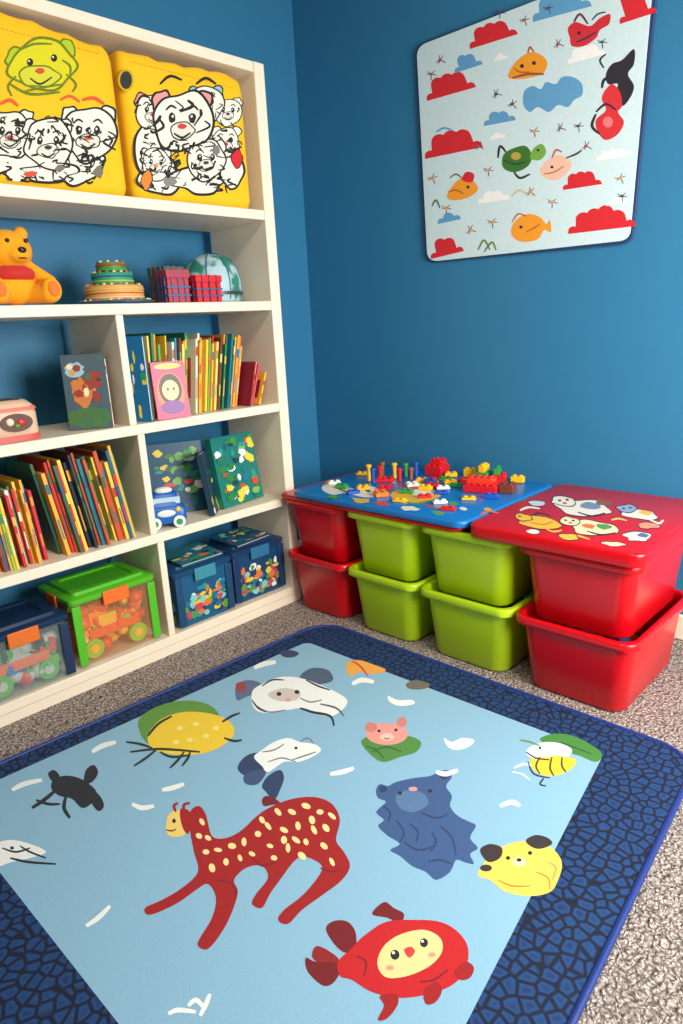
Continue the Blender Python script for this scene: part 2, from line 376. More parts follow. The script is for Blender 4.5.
# yellow dog
A.poly([(482,866),(490,856),(504,846),(524,841),(544,844),(556,852),(562,864),(558,880),(550,892),(530,896),(506,892),(490,880),(478,876)], (242,206,84))
A.poly([(480,850),(490,844),(502,848),(500,858),(488,862)], (50,40,40)); A.poly([(526,840),(536,835),(548,838),(552,844),(540,849),(530,846)], (50,40,40)); A.ell(486,868,6,3.5,(50,40,40))
A.ell(508,858,2.2,2,BLK); A.ell(530,853,2.2,2,BLK); A.ell(519,862,7,4.5,(250,232,170)); A.ell(519,860,2.6,1.8,BLK); A.line([(498,880),(512,886),(530,886)],1.8,(190,130,40)); A.line([(536,872),(548,878),(550,890)],1.8,(190,130,40)); A.line([(548,862),(556,868),(552,880)],2.4,(226,150,90))
# red fish-chick
A.poly([(340,950),(326,930),(334,921),(348,922),(356,934),(354,952)], DRED); A.poly([(338,958),(318,946),(312,956),(320,964),(336,968)], (140,24,30)); A.poly([(340,964),(316,962),(306,958),(308,972),(324,986),(336,980)], DRED)
A.poly([(372,914),(384,902),(394,908),(404,914),(400,924),(388,918)], DRED); A.line([(400,916),(404,928),(410,938)],4,DRED)
A.poly([(338,962),(350,950),(364,936),(386,922),(414,920),(440,922),(458,932),(468,948),(466,968),(454,984),(430,994),(400,998),(372,992),(352,980),(340,976)], (190,18,26))
A.poly([(380,996),(396,994),(398,1004),(388,1018),(378,1020),(384,1006)], RED); A.poly([(424,990),(436,982),(442,990),(436,1002),(426,1004)], RED); A.poly([(454,972),(466,962),(474,968),(470,978),(460,980)], RED)
A.poly([(378,958),(386,944),(402,934),(424,930),(440,938),(442,952),(430,966),(408,976),(388,978),(379,970)], (242,208,142))
A.ell(395,955,4.5,5,BLK); A.ell(393.5,953,1.5,1.5,W_); A.ell(424,943,4,4.5,BLK); A.ell(422.5,941.5,1.4,1.4,W_); A.poly([(404,950),(411,947),(415,952),(409,958)], (206,60,54)); A.ell(390,968,4,2.6,(236,150,130)); A.ell(432,955,4,2.6,(236,150,130))
A.line([(356,956),(366,962),(364,976)],2,DRED); A.line([(420,982),(434,980),(448,970)],2,DRED)
# left-edge creature
A.poly([(-6,846),(10,840),(30,844),(46,852),(30,858),(12,862),(-6,866)], W_); A.line([(2,848),(16,852),(30,848)],2,BLK); A.line([(10,858),(28,862),(56,864)],2.5,BLK); A.line([(20,846),(30,852),(46,858)],2,BLK); A.ell(12,848,2,1.6,BLK)
# little white strokes
for P in ([(92,752),(102,746),(116,742)], [(12,790),(24,784),(42,780)], [(162,790),(172,788),(184,784)], [(132,804),(142,808),(154,806)], [(330,774),(342,772),(354,768)], [(436,772),(446,774),(458,770)], [(352,684),(362,680),(374,682)], [(254,668),(264,664),(276,662)], [(500,806),(512,802),(520,806)], [(168,1014),(178,1010),(196,1012)], [(188,1006),(196,1000),(204,1008)], [(200,1016),(206,1004),(210,994)], [(86,926),(98,918),(110,906)]):
    A.line(P, 5, W_)
A.poly([(444,738),(452,742),(462,738),(474,740),(470,746),(458,750),(448,747)], W_); A.poly([(388,696),(398,700),(412,700),(414,704),(400,706),(390,702)], W_)
A.done('rug_print', rug)

# ------------------------------------------------------------------ wall hanging
hang = empty('nursery_wall_hanging')
def slabtrace(fn, corners, r, thick, n, mat, name, parent, k=8):
    P = []
    for i in range(4):
        p = Vector(corners[i]); a = (Vector(corners[i-1])-p); d = (Vector(corners[(i+1) % 4])-p)
        a.normalize(); d.normalize(); s0 = p+a*r; s1 = p+d*r
        for j in range(k+1):
            t = j/k; P.append(tuple((1-t)**2*s0+2*t*(1-t)*p+t*t*s1))
    bot = [fn(*q) for q in P]; top = [v+Vector(n)*thick for v in bot]
    b = MB(); b.loft([bot, top], mat); return b.obj(name, parent, .003)
slabtrace(rect(1, WY-.003), [(416.5,46),(427,263),(634,243),(662,-46)], 12, .012, (0,-1,0), M((22,52,100), .7, 'fabric'), 'backing', hang)
slabtrace(rect(1, WY-.0155), [(416.6,46.6),(427.6,262),(630,240),(656,-46)], 11, .002, (0,-1,0), M((204,228,234), .8, 'fabric'), 'face', hang)
A = Art(rect(1, WY-.0178), (0,-1,0))
CR = (212,26,40); CB = (92,158,204); CW = (244,246,245); OR = (240,154,30)
A.cloud(470,49,518,34,21,CR,5); A.cloud(427,101,476,87,23,CR,5); A.cloud(425,159,483,147,25,CR,5); A.cloud(431,259,464,251,19,CR,4); A.cloud(563,190,602,184,17,CR,5); A.cloud(568,234,636,226,25,CR,6); A.cloud(620,24,657,12,34,CR,4)
A.cloud(455,73,483,64,16,CB,4); A.cloud(533,22,592,6,24,CB,5); A.poly([(523,98),(525,90),(533,86),(541,89),(546,82),(556,84),(562,77),(573,77),(582,84),(582,95),(574,100),(568,107),(558,105),(549,112),(538,107),(530,112),(524,106)], CB); A.cloud(484,126,516,120,13,CB,4); A.cloud(438,224,461,219,9,CB,3); A.cloud(568,64,606,54,15,CW,5); A.cloud(596,161,632,155,10,CW,5); A.cloud(478,204,510,199,12,CW,4); A.cloud(494,62,508,58,7,CW,3); A.cloud(606,206,630,202,7,CW,3); A.cloud(490,140,506,137,6,CW,3)
A.poly([(508,76),(514,64),(524,55),(534,52),(545,58),(547,66),(542,74),(528,78),(514,79)], OR); A.line([(528,53),(530,47),(534,52)],2,(190,80,30)); A.ell(522,66,2,2,BLK); A.ell(534,63,2,2,BLK); A.line([(512,78),(528,74),(544,74)],2.5,(150,80,40)); A.line([(514,68),(520,72),(530,72)],1.5,(190,80,30))
A.poly([(447,196),(454,184),(462,178),(472,180),(478,188),(474,194),(464,199),(452,200)], OR); A.poly([(462,180),(466,172),(474,174),(472,182)], CR); A.ell(468,187,1.6,1.6,BLK); A.line([(448,192),(456,190),(464,194)],1.5,(190,80,30)); A.line([(450,178),(456,174),(462,178)],1.5,(90,80,60))
A.poly([(511,230),(516,220),(528,214),(540,217),(546,224),(550,220),(551,232),(544,230),(538,239),(524,242),(514,238)], OR); A.line([(512,222),(518,214),(526,216)],1.6,(190,80,30)); A.ell(521,227,1.6,1.6,BLK); A.line([(526,232),(534,228),(540,224)],1.5,(200,90,30))
A.poly([(568,28),(576,22),(590,26),(600,18),(610,14),(609,24),(600,30),(596,38),(584,46),(572,46),(570,38)], (206,34,48)); A.line([(574,22),(580,14),(588,24)],2.5,(110,40,60)); A.ell(579,33,1.8,1.8,BLK); A.line([(576,42),(586,38),(596,32)],2,(60,40,70)); A.line([(592,20),(598,14),(606,12)],1.6,(60,40,60))
A.poly([(502,164),(504,154),(514,148),(526,146),(532,156),(528,166),(516,172),(506,170)], (52,112,36)); A.poly([(534,148),(542,144),(546,152),(540,160),(530,158)], (116,168,60)); A.line([(506,152),(500,146),(498,158)],2.5,BLK); A.line([(514,172),(520,178),(530,174)],2.5,(44,60,40)); A.ell(516,156,5,4,(180,160,60)); A.ell(538,150,1.4,1.4,BLK); A.line([(504,160),(514,164),(526,162)],2,(34,70,34))
A.poly([(540,170),(548,160),(558,155),(566,158),(572,164),(566,174),(556,180),(546,178)], (238,192,168)); A.line([(566,158),(576,154),(582,150)],2,(60,60,70)); A.line([(552,158),(556,150),(562,152)],2,(196,90,80)); A.ell(552,167,1.5,1.5,BLK); A.line([(544,174),(554,172),(564,166)],1.5,(190,110,90))
A.poly([(606,74),(612,64),(622,60),(634,49),(634,64),(628,74),(634,86),(630,98),(622,106),(614,96),(618,84),(608,84)], (34,28,38))
A.poly([(604,92),(612,84),(620,92),(622,106),(618,112),(624,122),(618,134),(606,140),(598,132),(596,120),(606,110),(602,100)], (214,40,50))
A.ell(608,122,5,5.5,(226,120,124)); A.line([(596,112),(606,104),(616,110)],2.5,(50,34,44)); A.line([(600,134),(592,126),(596,114)],3,(50,34,44)); A.line([(604,68),(600,60),(606,54)],2,(34,28,38)); A.line([(612,76),(604,80),(602,88)],3,(34,28,38))
bq = random.Random(2)
for x, y in ((431,74),(496,94),(534,131),(578,126),(478,146),(620,178),(548,8),(432,178),(492,222),(552,202),(446,208),(586,146),(602,42),(512,104),(622,196),(488,170),(560,128),(440,60),(558,44),(470,230),(530,192),(524,20),(500,12)):
    a = bq.uniform(-.8, .8); ca, sa = math.cos(a), math.sin(a)
    for P in ([(-5,1),(0,0),(5,-3)], [(-3,3),(0,0),(1,-5)], [(0,0),(3,3),(4,5)]): A.line([(x+u*ca-v*sa, y+u*sa+v*ca) for u, v in P], .9, (50,52,74))
    A.ell(x,y,2,1.4,bq.choice(((190,70,70),(70,70,90),(230,150,60))))
for P, c in (([(478,250),(484,240),(490,250)],(100,130,60)),([(484,252),(492,242),(496,250)],(100,130,60)),([(512,196),(520,190),(528,196)],(210,190,150)),([(436,132),(444,128),(452,130)],CB),([(432,206),(436,200),(440,208)],(80,120,70))): A.line(P,2,c)
A.done('print', hang)

# ------------------------------------------------------------------ storage bins + lids
def bin_(x0, x1, y0, y1, z0, z1, mat, name, mb=None):
    e = empty(name); b = MB()
    def ring(ins, z, r=.05): return rr(x0+ins, x1-ins, y0+ins, y1-ins, r, z, 7)
    b.loft([ring(.056, z0+.001, .04), ring(.046, z0+.004), ring(.040, z0+.014), ring(.020, z1-.030), ring(.019, z1-.0295), ring(.002, z1-.028), ring(0, z1-.026), ring(0, z1-.006), ring(.003, z1-.001), ring(.008, z1),
            ring(.016, z1), ring(.020, z1-.003), ring(.023, z1-.02), ring(.044, z0+.014, .045), ring(.05, z0+.008, .04)], mat)
    b.obj('body', e, sharp=50)
    return e
PR = M((206, 8, 22), .28, 'plastic', 'red_plastic'); PG = M((174, 208, 20), .32, 'plastic', 'lime_plastic'); PBL = M((18, 116, 190), .33, 'plastic', 'blue_plastic')
STK = [(.372, .725), (.732, 1.085), (1.095, 1.475), (1.485, 1.885)]
toyc = [(220,40,40),(40,110,200),(240,200,40),(60,160,70),(240,130,40),(240,240,235),(120,60,150)]
for i, (a, c_) in enumerate(STK):
    mt_ = PR if i in (0, 3) else PG
    yb = -.07
    lo = bin_(a, c_, -.592, yb, 0, .262, mt_, 'storage_bin')
    b = MB()
    for k in range(22):
        x = random.uniform(a+.07, c_-.07); y = random.uniform(-.53, yb-.07); s = random.uniform(.014, .024)
        cc = M(random.choice(toyc), .4, 'plastic')
        if k % 2: b.ball((x, y, .015+s+random.uniform(0, .15)), s, cc, seg=12, rg=8)
        else: b.box((-s, -s, -s*.7), (s, s, s*.7), cc, TR((x, y, .04+random.uniform(0, .15)), random.uniform(0, 3), random.uniform(-.5, .5)))
    b.obj('toys', lo, .002)
    bin_(a+.004, c_-.004, -.584, yb, .242, .502, mt_, 'storage_bin')
def lid(name, x0, x1, y0, y1, z0, z1, mat, r=.045):
    e = empty(name); b = MB()
    def g(i, z): return rr(x0+i, x1-i, y0+i, y1-i, max(r-i, .01), z, 8)
    b.loft([g(.012, z0), g(.002, z0), g(0, z0+.003), g(0, z1-.008), g(.003, z1-.002), g(.009, z1)], mat)
    b.obj('panel', e, sharp=50); return e
lid('bin_lid', .36, 1.29, -.592, .07, .503, .520, PR)
lb = lid('bin_lid', .455, 1.31, -.602, .055, .521, .546, PBL)
lr = lid('bin_lid', 1.318, 1.895, -.602, .075, .503, .546, PR)
_lf = rect(2, .5463)
def lidfn(px, py):
    v = _lf(px, py); v.y = -.59+(v.y+.59)*.76; return v
A = Art(lidfn, (0,0,1), 'plastic', .4)
Wl = (236,230,214)
A.poly([(326,488),(336,480),(350,482),(362,486),(376,482),(390,486),(386,494),(368,496),(350,492),(334,494)], Wl); A.line([(340,484),(352,490),(366,486)],2,(120,80,60)); A.ell(376,488,3,2,(60,60,70)); A.ell(346,486,3,1.6,(210,60,60)); A.line([(330,484),(340,478),(352,480)],2,(220,160,60))
A.poly([(398,492),(412,486),(430,490),(446,486),(452,492),(436,498),(416,502),(402,500)], (230,180,60)); A.poly([(420,488),(436,484),(446,490),(430,494)], Wl); A.line([(404,498),(420,502),(438,498)],2.5,(80,150,70)); A.line([(388,478),(398,474),(410,478)],3,Wl); A.line([(432,476),(444,480),(458,474)],3,(230,200,80)); A.line([(430,503),(444,506),(456,502)],3,(200,70,50))
A.line([(414,478),(424,484),(438,480)],3,(210,60,50)); A.ell(462,500,5,2.5,(90,160,80)); A.ell(470,506,4,2,Wl); A.ell(496,506,4,2,(230,180,60)); A.line([(486,512),(496,508),(506,510)],2.5,(230,120,60))
A.blob(362,500,10,3,(230,180,60),.3); A.blob(384,503,8,2.5,(210,60,50),.3); A.blob(412,508,9,2.6,Wl,.3); A.blob(440,512,7,2.4,(90,160,80),.3); A.blob(334,497,6,1.8,(80,150,70),.3)
INK = (46,40,48)
A.blob(546,519,22,7,(240,186,50),.2,INK,1); A.blob(530,514,8,4,(240,186,50),.15,INK,1); A.ell(527,513,1.6,.9,INK); A.line([(548,526),(556,530),(566,528)],2,(238,190,60)); A.line([(540,512),(550,508),(560,512)],1.6,INK); A.line([(536,520),(548,522),(560,518)],1.2,(200,110,40))
A.blob(600,500,27,9,Wl,.2,INK,1); A.blob(580,494,12,5.4,Wl,.15,INK,1); A.ell(576,493,1.8,1.1,INK); A.ell(584,492,1.8,1.1,INK); A.ell(580,496,2.2,1.1,(210,60,60)); A.blob(606,498,10,4,(120,140,170),.2); A.line([(590,506),(604,510),(618,506)],2,INK); A.blob(620,494,8,3.8,(140,90,60),.2)
A.blob(600,524,26,8,(240,226,180),.22,INK,1); A.blob(578,517,10,5,(240,226,180),.15,INK,1); A.ell(574,516,1.6,1,INK); A.ell(582,516,1.6,1,INK); A.ell(578,519,2,1,(220,90,60)); A.blob(612,522,8,3.4,(90,150,80),.2); A.line([(592,528),(606,532),(622,529)],2,INK); A.blob(596,522,6,3,(226,120,60),.2)
A.blob(654,506,17,6,Wl,.25,INK,1); A.blob(642,500,9,4.4,(150,170,200),.2,INK,1); A.ell(639,500,1.5,.9,INK); A.ell(646,499,1.5,.9,INK); A.line([(662,512),(670,516),(676,512)],2.4,Wl); A.blob(660,504,6,2.6,(238,190,60),.2); A.blob(644,533,14,5,Wl,.25,INK,1); A.blob(650,531,6,2.6,(90,110,160),.2); A.line([(560,536),(576,533),(592,538)],2.5,(236,190,70)); A.blob(570,536,10,3.6,(238,190,60),.2,INK,1); A.blob(658,519,11,3.6,(226,150,120),.2,INK,1); A.line([(530,506),(540,502),(552,503)],2.4,Wl); A.line([(622,514),(630,512),(638,514)],2,(200,220,120)); A.blob(616,543,11,3,(240,226,180),.25,INK,1); A.blob(534,531,8,2.6,Wl,.25,INK,.8); A.blob(552,497,9,3,(200,210,220),.25,INK,.8)
A.done('lid_print', lb)

# ---- building bricks on the table
def brick(mb, x, y, z, nx, ny, h, c, rz=0):
    p = .026; T = TR((x, y, z), rz); m = M(c, .3, 'plastic')
    mb.box((-nx*p/2, -ny*p/2, 0), (nx*p/2, ny*p/2, h), m, T)
    for i in range(nx):
        for j in range(ny):
            cx = (i-(nx-1)/2)*p; cy = (j-(ny-1)/2)*p
            mb.cyl((cx, cy, h), (cx, cy, h+.006), .0085, .0085, m, 12, T)
br = MB(); Z = .5475
BR = (210,26,32); BY = (244,190,26); BG = (50,150,70); BB = (30,80,180); BW = (240,240,235); BO = (236,120,40)
brick(br, 1.13, -.20, Z, 5, 3, .028, BR, .25); brick(br, 1.12, -.19, Z+.028, 4, 2, .024, (226,60,36), .25)
brick(br, 1.225, -.17, Z, 2, 2, .034, (120,60,40), .2)
brick(br, .80, -.04, Z, 3, 3, .042, BR, .1); brick(br, .80, -.03, Z+.042, 2, 2, .022, BR, .1)
brick(br, 1.03, -.03, Z, 2, 2, .034, BG, .1); brick(br, 1.03, -.03, Z+.034, 1, 2, .03, BY, .1); brick(br, 1.10, -.02, Z, 2, 2, .03, BR, .4); brick(br, 1.09, -.02, Z+.03, 1, 2, .026, BG, .4); brick(br, .95, -.01, Z, 2, 1, .034, BY, .3); brick(br, 1.17, 0, Z, 2, 1, .024, BY, .2)
rd0 = random.Random(31)
for (x, y, c, r) in ((.90,-.12,BG,.4),(.95,-.16,BY,.9),(.88,-.2,BB,.2),(.98,-.25,BW,.7),(.93,-.3,BY,.2),(.99,-.11,BR,1.1),(1.02,-.32,BB,.5),(.84,-.27,BW,.9),(.78,-.37,BR,.5),(1.16,-.34,BY,.5),(1.06,-.1,(60,50,50),.1),(.88,-.05,BY,.6),(.86,-.13,BR,.9),(.92,-.24,BR,.3),(1.0,-.19,BG,.2),(.83,-.19,BY,.5),(1.0,-.40,BR,.8),(.9,-.38,BG,.3),(1.22,-.28,BB,.4),(1.1,-.44,BW,.9),(.70,-.42,BY,.6),(.62,-.46,BG,.2),(.84,-.47,BO,1.0),(.96,-.50,BY,.3),(.54,-.42,BW,.8),(1.18,-.50,BR,.4),(.72,-.50,BB,1.2),(.52,-.22,BY,.4)):
    brick(br, x, y, Z, 2, rd0.choice((1, 1, 2)), rd0.choice((.009, .012, .016)), c, r)
for i, (x, y, h, c) in enumerate(((.63,-.30,.06,BY),(.66,-.26,.05,BR),(.69,-.20,.055,BY),(.72,-.16,.05,BG),(.76,-.14,.055,BB),(.63,-.21,.055,(150,90,50)),(.68,-.33,.055,BB),(.75,-.24,.045,BR),(.78,-.20,.045,(150,90,50)))):
    br.cyl((x, y, Z), (x, y, Z+h), .008, .008, M(c, .4, 'plastic'), 14); br.cyl((x, y, Z+h), (x, y, Z+h+.012), .012, .012, M(c, .4, 'plastic'), 14)
brick(br, .69, -.265, Z, 3, 2, .012, BR, .7); brick(br, .69, -.09, Z, 3, 2, .02, BB, .2)
br.obj('building_bricks', None, .0015)

# ------------------------------------------------------------------ yellow fabric totes on top shelf
YF = M((248,190,0), .75, 'fabric', 'yellow_canvas')
def tote(name, y0, y1, z0, h, xf=.335, xb=.09, seed=0):
    e = empty(name); b = MB()
    n = 7
    def ring(ins, z, top=0):
        r = []
        q = .03
        for cx, cy, a0 in ((xf-ins-q, y1-ins-q, 0), (xb+ins+q, y1-ins-q, 90), (xb+ins+q, y0+ins+q, 180), (xf-ins-q, y0+ins+q, 270)):
            for i in range(n+1):
                a = math.radians(a0+90*i/n); r.append([cx+q*math.cos(a), cy+q*math.sin(a), z])
        out = []
        m = len(r)
        for i in range(m):      # subdivide the straight spans so the rim can dip and rise
            p = r[i]; s = r[(i+1) % m]; out.append(tuple(p))
            d = math.hypot(s[0]-p[0], s[1]-p[1])
            if d > .1:
                for k in range(1, 12): t = k/12; out.append((p[0]+(s[0]-p[0])*t, p[1]+(s[1]-p[1])*t, z))
        if top:
            yc = (y0+y1)/2; w = (y1-y0)/2
            out = [(x, y, zz+top*(.008*math.cos((y-yc)/w*3.0+seed)-.012*abs((y-yc)/w)**3+.004*math.sin(y*60+seed))) for x, y, zz in out]
        return out
    b.loft([ring(.02, z0+.001), ring(.005, z0+.008), ring(0, z0+.03), ring(0, z0+h*.5), ring(0, z0+h*.88, .5), ring(.004, z0+h-.024, 1), ring(.010, z0+h-.014, 1), ring(.020, z0+h-.012, 1), ring(.026, z0+h-.03, 1), ring(.030, z0+h*.7)], YF)
    b.obj('canvas', e, sharp=70)
    b = MB()
    for k in range(int((y1-y0-.08)/.012)):
        y = y0+.04+k*.012; b.box((xf+.0003, y, z0+h-.052), (xf+.0012, y+.007, z0+h-.0505), M((190,140,10), .8, 'fabric'))
    b.obj('hem_stitching', e)
    return e
t1 = tote('fabric_storage_tote', -1.60, -1.105, ZS[4]+.001, .462, seed=1)
t2 = tote('fabric_storage_tote', -1.085, -.575, ZS[4]+.001, .462, seed=4)
INK = (26,26,28); WT = (234,232,218)
_tf = rect(0, .3364)
def totefn(px, py):      # keep the print on the tote front
    v = _tf(px, py); v.z = min(max(v.z, ZS[4]+.012), ZS[4]+.43); return v
A = Art(totefn, (1,0,0), seed=5, step=.00003)
G = (176,196,20); GD = (104,124,14)
A.blob(16,58,9,9,G,.15,GD,2); A.blob(66,50,9,9,G,.15,GD,2); A.blob(42,66,32,24,(214,206,14),.12,GD,2.6); A.blob(40,76,18,10,(206,206,50),.14,GD,1.8)
for x, y in ((30,62),(54,58)): A.ell(x,y,3.2,3.8,INK); A.ell(x-1,y-1,1,1,WT)
A.blob(40,71,5,3,(200,80,40),.1); A.line([(30,78),(40,84),(52,77)],2,INK); A.line([(10,84),(30,94),(60,92)],3,GD); A.line([(66,74),(76,84),(72,92)],2.5,GD); A.line([(16,76),(8,86),(12,96)],2.5,GD); A.line([(20,50),(34,44),(52,44)],2.5,GD); A.line([(22,92),(40,88),(64,84)],2.5,GD); A.line([(62,60),(70,66),(70,76)],2.5,GD)
A.line([(0,104),(10,100),(18,106)],4,(220,90,40)); A.line([(82,100),(94,98),(104,104)],4,(220,90,40)); A.line([(60,100),(70,96),(80,102)],3,(220,90,40))
A.blob(20,164,26,16,WT,.2,INK,2.4); A.blob(78,166,30,16,WT,.2,INK,2.4); A.blob(50,172,24,8,WT,.25,INK,2.4)
A.sketch_head(10,134,22,WT,INK); A.sketch_head(88,134,25,WT,INK,nose=(210,90,40)); A.sketch_head(48,144,23,WT,INK,nose=(60,50,50))
rr_ = random.Random(4)
def clip1(x): return max(-6, min(108, x))
for _ in range(70):
    x = rr_.uniform(-2,104); y = rr_.uniform(118,180); A.line([(x,y),(clip1(x+rr_.uniform(-5,7)),y+rr_.uniform(-4,4)),(clip1(x+rr_.uniform(-8,9)),min(184,y+rr_.uniform(-2,8)))],rr_.uniform(1.0,2.6),INK)
A.blob(30,174,6,3,(210,80,50),.2); A.blob(98,172,5,6,(120,110,100),.2); A.blob(60,168,5,4,(120,110,100),.2)
A.done('tote_print', t1)
A = Art(totefn, (1,0,0), seed=11, step=.00003)
A.blob(160,176,22,16,WT,.2,INK,2.4); A.blob(200,180,26,12,WT,.2,INK,2.4); A.blob(232,172,11,18,WT,.2,INK,2.4); A.blob(148,146,11,24,WT,.2,INK,2.4)
A.sketch_head(153,112,17,WT,INK,(222,140,140)); A.sketch_head(228,112,13,WT,INK,nose=(60,50,50)); A.sketch_head(206,104,16,WT,INK,(140,190,200)); A.sketch_head(226,142,14,WT,INK,nose=(210,30,40)); A.sketch_head(156,164,14,WT,INK,nose=(220,120,50)); A.sketch_head(206,160,18,WT,INK,nose=(60,50,50)); A.sketch_head(182,122,28,WT,INK,(228,150,150))
for _ in range(80):
    x = rr_.uniform(140,238); y = rr_.uniform(130,190); A.line([(x,y),(min(243,x+rr_.uniform(-5,6)),y+rr_.uniform(-4,4)),(max(136,min(243,x+rr_.uniform(-8,8))),min(193,y+rr_.uniform(-2,8)))],rr_.uniform(1.0,2.6),INK)
A.blob(146,180,5,9,(222,130,40),.2,INK,1); A.blob(237,158,5,9,(206,30,40),.2,INK,1); A.line([(160,84),(170,76),(182,80)],3,INK); A.line([(196,84),(206,78),(216,84)],3,INK); A.line([(136,104),(142,96),(150,98)],2.5,INK); A.blob(216,150,4,5,(120,120,120),.2); A.blob(170,182,6,4,(130,130,130),.2)
A.ell(126,80,8,11,(206,158,8)); A.ell(126,80,6,9,(40,46,44))  # handle cut-out: shaded hole painted on as a flat dark ellipse
A.done('tote_print', t2)

# ------------------------------------------------------------------ books
PAL = [(206,40,44),(236,150,40),(244,208,60),(40,130,80),(28,94,170),(60,160,180),(226,110,60),(240,236,224),(30,60,110),(160,190,60),(120,60,40),(20,120,140),(248,224,120),(240,170,60),(244,196,50),(110,180,90),(236,214,150)]
PAGE = M((236,228,206), .8, 'paper', 'book_pages')
def book(mb, T, t, d, h, c, c2, rd):
    m = M(c, .45, 'paper'); k = .0014
    mb.box((-d, 0, 0), (0, k, h), m, T); mb.box((-d, t-k, 0), (0, t, h), m, T); mb.box((-.002, k, 0), (.0005, t-k, h), m, T)
    mb.box((-d+.004, k, .004), (-.002, t-k, h-.004), PAGE, T)
    m2 = M(c2, .5, 'paper')
    z = h*rd.uniform(.55, .8); mb.box((.0004, k*.5, z), (.0011, t-k*.5, z+h*.12), m2, T)
    mb.box((.0004, t*.3, h*.2), (.0011, t*.7, h*rd.uniform(.35, .5)), m2, T)
    mb.box((-d*.85, -.0006, h*.2), (-d*.15, .0001, h*.75), m2, T)
def row(name, y0, y1, z, hs, xf=(.24, .30), lean=.06, tk=(.007, .016), seed=1, pal=PAL, parent=None):
    rd = random.Random(seed); mb = MB(); y = y0
    while True:
        t = rd.uniform(*tk)
        if y+t > y1: break
        u = (y-y0)/(y1-y0); h = (hs[0]*(1-u)+hs[1]*u)*rd.uniform(.88, 1.05); ln = lean(u) if callable(lean) else lean
        c = rd.choice(pal); c2 = rd.choice(pal)
        d = min(.22, h*.85)
        lift = t*math.sin(ln) if ln > 0 else 0
        T = TR((rd.uniform(*xf), y, z+.001+lift), 0, -ln)
        book(mb, T, t, d, h, c, c2, rd)
        y += t/math.cos(ln)+rd.uniform(.0003, .0012)
    return mb.obj(name, parent)
row('row_of_books', -1.10, -.675, ZS[2], (.30, .275), lean=lambda u: .04+.20*u, seed=14, tk=(.005, .010))
row('row_of_books', -.668, -.595, ZS[2], (.19, .13), lean=lambda u: .26+.14*u, xf=(.28,.33), tk=(.005,.009), seed=9, pal=[(196,40,44),(150,30,60),(222,110,60),(206,70,110),(240,190,60)])
row('row_of_books', -1.87, -1.56, ZS[1], (.26, .27), lean=-.08, seed=5, xf=(.27,.32), tk=(.005,.011), pal=[(206,40,44),(236,150,40),(244,208,60),(210,90,40),(28,94,160),(60,130,80),(160,190,60),(240,180,60),(240,230,210),(120,60,40)])
row('row_of_books', -1.515, -1.225, ZS[1], (.32, .335), lean=-.15, seed=17, xf=(.27,.33), tk=(.006,.013), pal=[(28,94,130),(50,130,80),(30,50,70),(206,40,44),(20,120,140),(40,110,70),(240,180,60),(200,80,40),(240,210,80)])

def facebook(name, loc, rz, tilt, w, h, t, c, arts, parent=None):
    """picture book facing +x (before rotation); arts: (u,v,ru,rv,colour) on the unit cover"""
    loc = (loc[0], loc[1], loc[2]+t*abs(math.sin(tilt)))
    mb = MB(); T = TR(loc, rz, 0, tilt); m = M(c, .4, 'paper'); rq = random.Random(int(w*1000+h*777))
    mb.box((-t, -w/2, 0), (-t+.002, w/2, h), m, T); mb.box((-.002, -w/2, 0), (0, w/2, h), m, T); mb.box((-t, -w/2, 0), (0, -w/2+.002, h), m, T)
    mb.box((-t+.002, -w/2+.002, .004), (-.002, w/2-.004, h-.004), PAGE, T)
    for i, (u, v, ru, rv, cc) in enumerate(arts):
        P = []
        for k in range(20):
            a = 2*math.pi*k/20; q = rq.uniform(.8, 1.15) if len(arts) > 8 else 1
            P.append((.0003+.00008*i, -w/2+w*(u+ru*q*math.cos(a)), h*(v+rv*q*math.sin(a))))
        P = [(x, max(-w/2, min(w/2, y)), max(0, min(h, z))) for x, y, z in P]
        mb.add(P, [tuple(range(20))], M(cc, .4, 'paper'), T)
    return mb.obj(name, parent)
rd = random.Random(12)
def randart(cols, n, s=1):
    return [(rd.uniform(.08,.92), rd.uniform(.06,.94), rd.uniform(.04,.16)*s, rd.uniform(.03,.10)*s, rd.choice(cols)) for _ in range(n)]
facebook('storybook', (.352, -1.045, ZS[2]+.001), -.25, -.10, .125, .205, .012, (216,60,110), [(.5,.45,.42,.36,(236,120,60)),(.5,.52,.34,.27,(60,30,34)),(.5,.5,.25,.18,(244,206,150)),(.42,.52,.035,.025,(30,30,30)),(.6,.52,.035,.025,(30,30,30)),(.5,.2,.36,.12,(120,50,140)),(.5,.92,.4,.05,(244,220,90))])
facebook('storybook', (.285, -1.158, ZS[2]+.001), -1.15, 0, .12, .30, .014, (24,110,160), randart([(40,160,90),(240,210,60),(220,60,50),(240,240,235)], 14, .8))
facebook('storybook', (.30, -1.345, ZS[2]+.001), -.55, -.12, .14, .25, .02, (70,90,100), [(.5,.15,.5,.15,(70,110,60)),(.4,.5,.25,.2,(200,120,60)),(.7,.65,.2,.14,(150,60,50)),(.3,.8,.22,.1,(150,190,200))]+randart([(200,150,90),(150,60,50),(60,110,80),(240,220,180),(90,60,50)], 14, .8))
row('row_of_books', -1.285, -1.23, ZS[2], (.25,.24), lean=0.0, seed=21, xf=(.26,.29), pal=[(90,60,40),(40,70,60),(200,150,90),(236,232,220)])
gn = [(60,150,70),(30,120,150),(240,210,70),(220,70,60),(240,240,235),(20,70,90),(120,180,90),(24,90,120),(50,130,60),(40,150,150),(36,120,90)]
facebook('storybook', (.175, -.96, ZS[1]+.001), -.45, -.14, .24, .285, .012, (22,80,110), randart(gn, 40, .75))
facebook('storybook', (.285, -.71, ZS[1]+.001), .12, -.16, .24, .29, .03, (26,120,110), randart(gn, 60, .7))
